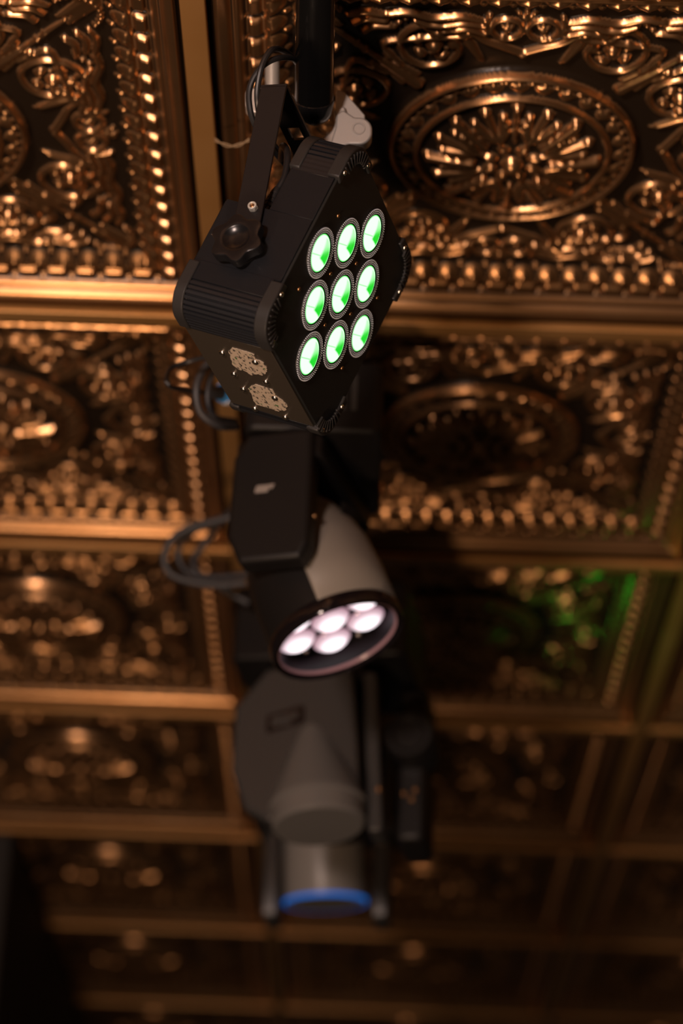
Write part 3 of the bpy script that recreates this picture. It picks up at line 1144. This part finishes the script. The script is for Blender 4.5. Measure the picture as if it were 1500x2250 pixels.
def badge(parent, local, w, mat='silver'):
    """small raised emblem: a slanted frame and three strokes"""
    bm = bmesh.new()
    h = w * 0.42
    sl = Matrix(((1, 0.25, 0, 0), (0.0, 1, 0, 0), (0, 0, 1, 0), (0, 0, 0, 1)))
    pts = rounded([(-w / 2, -h / 2), (w * 0.22, -h / 2), (w * 0.30, h / 2), (-w / 2, h / 2)], h * 0.22, 4)
    add_prism(bm, pts, 0, w * 0.03, sl)
    for x_ in (-0.36, -0.14, 0.08):
        add_box(bm, x_ * w - w * 0.045, x_ * w + w * 0.045, -h * 0.36, h * 0.36, w * 0.02, w * 0.075, sl)
    for y_ in (-0.30, 0.0, 0.30):
        add_box(bm, -w * 0.14, w * 0.02, y_ * h - h * 0.07, y_ * h + h * 0.07, w * 0.02, w * 0.07, sl)
    add_prism(bm, rounded([(w * 0.32, -h * 0.1), (w * 0.44, -h * 0.1), (w * 0.5, h * 0.5), (w * 0.26, h * 0.5), (w * 0.26, h * 0.3)], h * 0.08, 3), 0, w * 0.06, sl)
    return obj('emblem', bm, mat, parent, local)


def bolted_base(root, w, d, h, z0):
    """base box with bevelled lower edge, vents and screws; hangs from the rail"""
    bm = bmesh.new()
    pts = rounded([(-w / 2, -d / 2), (w / 2, -d / 2), (w / 2, d / 2), (-w / 2, d / 2)], 0.012, 4)
    add_prism(bm, pts, z0, z0 + h)
    o = obj('base', bm, 'housing', root, bevel=0.004, seg=2)
    bm = bmesh.new()
    for k in range(8):
        add_box(bm, -0.045 + 0.012 * k, -0.039 + 0.012 * k, -d / 2 - 0.0012, -d / 2 + 0.004, z0 + h * 0.3, z0 + h * 0.8)
    obj('vent', bm, 'housing_grey', o)
    return o


# --- the wash light with pinkish lenses, nearest of the three
n1 = Vector((0.332, 0, 0)) * 0
n1 = (rt * 0.332 - up * 0.794 - fw * 0.51).normalized()
L1 = Vector((-0.033, 2.257, 0.961 + CAMZ))
t1 = Vector((n1.y, -n1.x, 0)).normalized()
if t1.y < 0:
    t1 = -t1
PV = L1 - n1 * 0.118
w1 = Vector((t1.y, -t1.x, 0))
ROOT1 = frame((PV.x, PV.y, 2.915), w1, t1, (0, 0, 1))
UNPAN = Matrix.Rotation(-math.atan2(w1.y, w1.x), 4, 'Z')
mh = empty('moving_head', ROOT1, 'black moving head wash light with lit pinkish white lenses, just below the par light', 'stage light', )


def local_of(root, world4):
    return root.inverted() @ world4


bz = 1.160 + CAMZ - 2.915
B1 = bolted_base(mh, 0.145, 0.200, 0.085, bz)
B1.matrix_local = T(0.009, 0, 0) @ UNPAN
bm = bmesh.new()
add_box(bm, -0.020, 0.020, -0.025, 0.025, bz + 0.083, 0.012)
obj('mount_bracket', bm, 'housing', mh, bevel=0.002)
bm = bmesh.new()
add_prism(bm, rounded([(-0.048, -0.098), (0.048, -0.098), (0.048, 0.098), (-0.048, 0.098)], 0.012, 4), bz - 0.030, bz - 0.003)
obj('yoke_bridge', bm, 'housing', mh, bevel=0.004)
pz = PV.z - 2.915
ARM = rounded([(-0.033, pz - 0.062), (0.034, pz - 0.062), (0.041, pz - 0.045), (0.041, bz - 0.002), (-0.030, bz - 0.002), (-0.045, bz - 0.030), (-0.047, pz - 0.030)], 0.006, 3)
STAND = Matrix(((1, 0, 0, 0), (0, 0, -1, 0), (0, 1, 0, 0), (0, 0, 0, 1)))     # polygon x,y -> x,z ; extrusion -> -y
for s in (1, -1):
    bm = bmesh.new()
    if s > 0:
        add_prism(bm, ARM, 0.078, 0.108, STAND)
    else:
        add_prism(bm, ARM, -0.108, -0.078, STAND)
    arm = obj('yoke_arm', bm, 'housing', mh, bevel=0.007, seg=3)
    if s > 0:
        badge(arm, T(-0.008, -0.1085, pz + 0.020) @ Matrix.Rotation(PI / 2, 4, 'X'), 0.020)
        for x_, z_ in ((0.036, bz - 0.018), (0.036, pz - 0.008)):
            screw(arm, T(x_ + 0.006, -0.090, z_) @ Matrix.Rotation(PI / 2, 4, 'Y'), 0.0032, 'brass')
HB = axis_frame(L1, n1, t1)
H1 = local_of(ROOT1, HB)
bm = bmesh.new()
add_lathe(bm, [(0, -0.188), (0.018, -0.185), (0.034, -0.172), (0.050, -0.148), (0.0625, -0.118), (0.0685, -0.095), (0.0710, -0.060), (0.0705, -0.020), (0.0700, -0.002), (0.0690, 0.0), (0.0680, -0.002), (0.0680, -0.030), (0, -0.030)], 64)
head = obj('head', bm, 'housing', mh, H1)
bm = bmesh.new()
add_lathe(bm, [(0.0705, -0.016), (0.0728, -0.012), (0.0728, 0.0), (0.0712, 0.0026), (0.0694, 0.0026), (0.0684, -0.001), (0.0684, -0.016)], 64, closed=True)
obj('front_rim', bm, 'gloss_black', head)
bm = bmesh.new()
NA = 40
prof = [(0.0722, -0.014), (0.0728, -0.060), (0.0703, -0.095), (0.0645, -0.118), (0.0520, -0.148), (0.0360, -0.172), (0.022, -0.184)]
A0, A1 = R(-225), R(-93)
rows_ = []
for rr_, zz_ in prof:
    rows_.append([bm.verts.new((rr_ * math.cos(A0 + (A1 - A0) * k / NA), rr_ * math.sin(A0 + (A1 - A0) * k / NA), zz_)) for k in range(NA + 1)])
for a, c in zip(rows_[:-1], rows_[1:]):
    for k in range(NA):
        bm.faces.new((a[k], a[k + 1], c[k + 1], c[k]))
shell = obj('head_lit_side', bm, 'barrel_lit', head)  # lit part of the black head painted paler, edge along the arm's shadow
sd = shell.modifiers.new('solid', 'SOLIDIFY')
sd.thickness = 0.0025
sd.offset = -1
shell['label'] = 'lit side of the black head, coloured paler grey'
bm = bmesh.new()
add_lathe(bm, [(0, -0.0265), (0.0662, -0.0265), (0.0662, -0.0275), (0, -0.0275)], 64)
obj('lens_plate', bm, 'flat_black', head)
bm = bmesh.new()
add_lathe(bm, [(0.0652, -0.0050), (0.0664, -0.0015), (0.0652, -0.0005), (0.0634, -0.0035)], 64, closed=True)
obj('inner_bezel', bm, 'pink_glass', head)
bm = bmesh.new()
add_lathe(bm, [(0.0679, -0.030), (0.0679, -0.001), (0.0665, -0.001), (0.0665, -0.030)], 64, closed=True)
obj('liner', bm, 'flat_black', head)
# lens positions: one in the middle and six round it
mj = (rt * 0.92 + up * 0.386)
mj = (mj - n1 * mj.dot(n1)).normalized()
mn = n1.cross(mj)
if mn.dot(up) > 0:
    mn = -mn
lm = None
for k in range(7):
    d = Vector((0, 0, 0)) if k == 0 else (mj * math.cos(R(40 + 60 * k)) + mn * math.sin(R(40 + 60 * k))) * 0.0445
    dl = Vector((d.dot(HB.col[0].to_3d()), d.dot(HB.col[1].to_3d()), -0.0265))
    if lm is None:
        bm = bmesh.new()
        add_lathe(bm, [(0, 0.0105), (0.006, 0.0098), (0.012, 0.0078), (0.017, 0.0046), (0.0205, 0.0012), (0.021, 0)], 32)
        o = obj('lens', bm, 'pink_optic', head, T(*dl))
        lm = o.data
    else:
        o = link('lens', lm, head, dl)
    o['label'] = 'lit pinkish white lens'
for k in range(6):
    d = (mj * math.cos(R(70 + 60 * k)) + mn * math.sin(R(70 + 60 * k))) * 0.0600
    screw(head, T(d.dot(HB.col[0].to_3d()), d.dot(HB.col[1].to_3d()), -0.026), 0.0030)
# cooling slots on the shell, near the edge away from the arm
bm = bmesh.new()
for k in range(9):
    a = R(-196 + 5.0 * k)
    mt = Matrix.Rotation(a, 4, 'Z') @ T(0.0628, 0, -0.122) @ Matrix.Rotation(R(-24), 4, 'Y')
    add_box(bm, -0.001, 0.0022, -0.0013, 0.0013, -0.012, 0.012, mt)
obj('cooling_slot', bm, 'housing', head)

# --- the larger spot light behind it
w2 = Vector((0.985, -0.17, 0)).normalized()
t2 = Vector((0.17, 0.985, 0)).normalized()
ROOT2 = frame((-0.048, 2.770, 2.915), w2, t2, (0, 0, 1))
mh2 = empty('moving_head', ROOT2, 'larger black moving head spot light, unlit, middle one of the hanging moving heads', 'stage light')
bolted_base(mh2, 0.22, 0.20, 0.10, -0.145)
bm = bmesh.new()
add_box(bm, -0.020, 0.020, -0.025, 0.025, -0.047, 0.012)
obj('mount_bracket', bm, 'housing', mh2, bevel=0.002)
bm = bmesh.new()
add_prism(bm, rounded([(-0.060, -0.10), (0.060, -0.10), (0.060, 0.10), (-0.060, 0.10)], 0.012, 4), -0.175, -0.147)
obj('yoke_bridge', bm, 'housing', mh2, bevel=0.004)
ARM2 = rounded([(-0.048, -0.362), (0.066, -0.362), (0.048, -0.165), (-0.058, -0.165), (-0.096, -0.215), (-0.096, -0.295), (-0.078, -0.345)], [0.006, 0.006, 0.01, 0.01, 0.008, 0.015, 0.01], 4)
for s in (1, -1):
    bm = bmesh.new()
    a_, b_ = (0.078, 0.118) if s > 0 else (-0.118, -0.078)
    add_prism(bm, ARM2 if s > 0 else [(p_[0], max(p_[1], -0.300)) for p_ in ARM2], a_, b_, STAND)
    arm = obj('yoke_arm', bm, 'housing_grey', mh2, bevel=0.010, seg=3)
    if s > 0:
        bm = bmesh.new()
        add_prism(bm, rounded([(-0.055, -0.252), (-0.008, -0.238), (-0.008, -0.214), (-0.055, -0.228)], 0.004, 3), 0.1175, 0.1188, STAND)
        obj('emblem_recess', bm, 'gloss_black', arm)
        badge(arm, T(-0.032, -0.1188, -0.234) @ Matrix.Rotation(PI / 2, 4, 'X') @ Matrix.Rotation(0.15, 4, 'Z'), 0.034, 'housing_grey')
        # conical cover over the tilt drive, growing out of the arm
        ax2 = Vector((0.12, -0.10, -1)).normalized()
        cmx = axis_frame((-0.004, -0.098, -0.215), ax2)
        bm = bmesh.new()
        add_lathe(bm, [(0, 0), (0.008, 0.004), (0.057, 0.122), (0.0590, 0.127), (0.0590, 0.130), (0.0560, 0.132), (0.0560, 0.152), (0.052, 0.156), (0, 0.156)], 56, cmx)
        obj('tilt_cover', bm, 'housing_pale', mh2)
bm = bmesh.new()
add_lathe(bm, [(0, -0.10), (0.052, -0.10), (0.060, -0.08), (0.064, 0.02), (0.064, 0.060), (0.060, 0.064), (0.052, 0.060), (0.050, 0.045), (0, 0.045)], 48, T(0, 0.0, -0.270) @ Matrix.Rotation(PI, 4, 'X'))
h2 = obj('head', bm, 'housing', mh2)
bm = bmesh.new()
add_lathe(bm, [(0, 0.046), (0.03, 0.052), (0.050, 0.046)], 40, T(0, 0.0, -0.270) @ Matrix.Rotation(PI, 4, 'X'))
obj('lens', bm, 'gloss_black', h2)
# side strip and round tilt lock on the right
bm = bmesh.new()
add_prism(bm, rounded([(0.070, -0.370), (0.088, -0.370), (0.074, -0.165), (0.058, -0.165)], 0.005, 3), 0.050, 0.098, STAND)
obj('side_rail', bm, 'housing_grey', mh2, bevel=0.003)
bm = bmesh.new()
add_lathe(bm, [(0, 0.018), (0.018, 0.018), (0.022, 0.022), (0.028, 0.022), (0.031, 0.016), (0.031, -0.05), (0, -0.05)], 40, T(0.112, -0.050, -0.238) @ Matrix.Rotation(PI / 2, 4, 'X'))
lk = obj('tilt_lock', bm, 'housing', mh2)
bm = bmesh.new()
add_box(bm, 0.092, 0.128, -0.030, 0.06, -0.36, -0.16)
obj('far_housing', bm, 'housing', mh2, bevel=0.008, seg=3)
for x_, z_ in ((0.082, -0.318), (0.102, -0.300), (0.112, -0.308), (0.116, -0.296)):
    screw(mh2, T(x_, -0.0985 if x_ < 0.09 else -0.0305, z_) @ Matrix.Rotation(PI / 2, 4, 'X'), 0.0035, 'brass')

# added green lamp without a fixture behind the spot light, for ceiling spill
Lg = bpy.data.lights.new('added_green_spill', 'SPOT')
Lg.energy = 0.8
Lg.color = (0.01, 1.0, 0.06)
Lg.spot_size = R(120)
Lg.spot_blend = 0.9
Lg.shadow_soft_size = 0.02
og = bpy.data.objects.new('added_green_spill', Lg)
COL.objects.link(og)
og.location = (0.13, 3.02, 2.74)
og.rotation_euler = (Vector((0.66, 3.06, 2.99)) - og.location).to_track_quat('-Z', 'Y').to_euler()

# --- the farthest one, with a blue band round its nose
ROOT3 = frame((-0.050, 3.330, 2.915), (0.995, -0.1, 0), (0.1, 0.995, 0), (0, 0, 1))
mh3 = empty('moving_head', ROOT3, 'farthest black moving head pointing down, blue glowing band round its nose', 'stage light')
bolted_base(mh3, 0.20, 0.18, 0.09, -0.135)
bm = bmesh.new()
add_box(bm, -0.020, 0.020, -0.025, 0.025, -0.047, 0.012)
obj('mount_bracket', bm, 'housing', mh3, bevel=0.002)
bm = bmesh.new()
add_prism(bm, rounded([(-0.105, -0.05), (0.105, -0.05), (0.105, 0.05), (-0.105, 0.05)], 0.012, 4), -0.162, -0.137)
obj('yoke_bridge', bm, 'housing', mh3, bevel=0.004)
for s in (-1, 1):
    bm = bmesh.new()
    x0_, x1_ = sorted((s * 0.068, s * 0.092))
    add_prism(bm, rounded([(-0.032, -0.290), (0.032, -0.290), (0.040, -0.160), (-0.040, -0.160)], 0.008, 3), x0_, x1_, Matrix(((0, 0, 1, 0), (1, 0, 0, 0), (0, 1, 0, 0), (0, 0, 0, 1))))
    obj('yoke_arm', bm, 'housing_grey', mh3, bevel=0.005, seg=2)
h3m = axis_frame((-0.002, -0.004, -0.262), (0.05, 0.10, -1))
bm = bmesh.new()
add_lathe(bm, [(0, -0.170), (0.045, -0.168), (0.055, -0.150), (0.060, -0.09), (0.060, -0.004), (0.058, 0.0), (0, 0.0)], 48, h3m)
h3 = obj('head', bm, 'housing_silver', mh3)
bm = bmesh.new()
add_lathe(bm, [(0.0598, -0.006), (0.0610, -0.0055), (0.0610, -0.001), (0.0598, 0.0)], 48, h3m, closed=True)
o = obj('nose_band', bm, 'blue_band', h3)
o['label'] = 'blue glowing band'

# ------------------------------------------------------------------ cables
CAMP = Vector((0, 0, CAMZ))


def cable(name, pts, r_, mat, label, n=10):
    bm = bmesh.new()
    add_tube(bm, pts, r_, n)
    return tag(obj(name, bm, mat), label, 'cable')


def V(px, py, Z):
    """measured point: picture position of the survey and distance along the view axis"""
    return CAMP + rt * ((px - 750) / 5151.4 * Z) + up * ((1125 - py) / 5151.4 * Z) + fw * Z


cable('cable_loop', [V(662, 170, 2.13), V(648, 132, 2.10), V(610, 128, 2.07), V(572, 150, 2.06), V(548, 195, 2.06), V(551, 250, 2.06), V(570, 292, 2.07), V(600, 330, 2.09), V(625, 360, 2.11)], 0.0027, 'rubber', 'thin black cable looped over the bolt beside the pipe, outer strand')
cable('cable_loop', [V(668, 150, 2.14), V(630, 116, 2.10), V(600, 108, 2.065), V(578, 138, 2.055), V(566, 190, 2.055), V(567, 235, 2.06), V(580, 290, 2.08), V(610, 330, 2.10)], 0.0028, 'rubber', 'thicker black cable arching over the bolt beside the pipe, inner strand')

# blue plug with cables behind the par light
pl1 = Vector((PV.x - 0.0645, 2.186, 1.211 + CAMZ))
pl0 = pl1 + (V(430, 869, 2.42) - V(505, 873, 2.46)).normalized() * 0.0610
pa = (pl1 - pl0).normalized()
plug = empty('power_plug', axis_frame(pl0, pa), 'black cable plug with a bright blue collar, left of the par light', 'plug')
bm = bmesh.new()
add_lathe(bm, [(0, 0), (0.0050, 0), (0.0062, 0.004), (0.0078, 0.020), (0.0078, 0.021), (0, 0.021)], 24)
obj('plug_body', bm, 'cable_grey', plug)
bm = bmesh.new()
add_lathe(bm, [(0, 0.021), (0.0098, 0.021), (0.0106, 0.023), (0.0106, 0.033), (0.0098, 0.035), (0, 0.035)], 28)
obj('blue_collar', bm, 'blue_plug', plug)['label'] = 'bright blue collar'
bm = bmesh.new()
add_lathe(bm, [(0, 0.035), (0.0092, 0.035), (0.0092, 0.0615), (0, 0.0615)], 24)
obj('plug_nose', bm, 'cable_grey', plug)
bm = bmesh.new()
add_box(bm, -0.0045, 0.0045, -0.0122, -0.0080, 0.0245, 0.0335)
add_box(bm, -0.0045, 0.0045, 0.0080, 0.0122, 0.0245, 0.0335)
obj('latch', bm, 'plug_face', plug, bevel=0.0008)
cable('cable_loop', [pl0 + pa * 0.001, pl0 - pa * 0.012, V(372, 848, 2.30), V(372, 812, 2.33), V(410, 796, 2.34), V(460, 782, 2.33), V(505, 770, 2.32)], 0.0024, 'rubber', 'thin black cable curling left from the blue collared plug')
cable('cable_loop', [V(505, 765, 2.40), V(455, 800, 2.39), V(432, 850, 2.38), V(440, 905, 2.38), V(480, 935, 2.39), V(516, 938, 2.43)], 0.0040, 'cable_grey', 'thick grey cable hanging in a loop below the blue collared plug')
cable('cable_loop', [V(510, 790, 2.42), V(470, 815, 2.41), V(455, 870, 2.40), V(470, 915, 2.41), V(514, 926, 2.47)], 0.0036, 'cable_grey', 'grey cable nested inside the thick loop beside the par light')
# loops beside the wash light
cable('cable_loop', [V(540, 1130, 2.80), V(470, 1145, 2.80), V(395, 1170, 2.80), V(362, 1215, 2.80), V(372, 1258, 2.80), V(420, 1278, 2.80), V(480, 1285, 2.80), V(540, 1280, 2.80)], 0.0046, 'cable_grey', 'grey cable in the widest loop left of the wash light')
cable('cable_loop', [V(540, 1115, 2.83), V(460, 1150, 2.83), V(402, 1185, 2.83), V(392, 1225, 2.83), V(415, 1258, 2.83), V(470, 1268, 2.83), V(545, 1262, 2.83)], 0.0040, 'cable_grey', 'grey cable in the middle loop left of the wash light')
cable('cable_loop', [V(545, 1095, 2.86), V(490, 1140, 2.86), V(452, 1190, 2.86), V(425, 1230, 2.86), V(438, 1262, 2.86), V(500, 1300, 2.86), V(545, 1325, 2.86)], 0.0042, 'cable_grey', 'grey cable in the narrowest loop left of the wash light, ending lowest')

# twisted tie wire stuck to the tee
bm = bmesh.new()
for ph in (0, PI):
    pts = []
    for k in range(15):
        t = k / 14
        c = V(472 + 76 * t, 307 + 14 * math.sin(PI * t) , 2.275 - 0.03 * t)
        pts.append(c + (up * math.cos(9 * t + ph) + fw * math.sin(9 * t + ph)) * 0.0012)
    add_tube(bm, pts, 0.0007, 6, 3)
tag(obj('tie_wire', bm, 'wire'), 'short twisted pale wire hanging between the ceiling tee and the light bracket', 'wire')
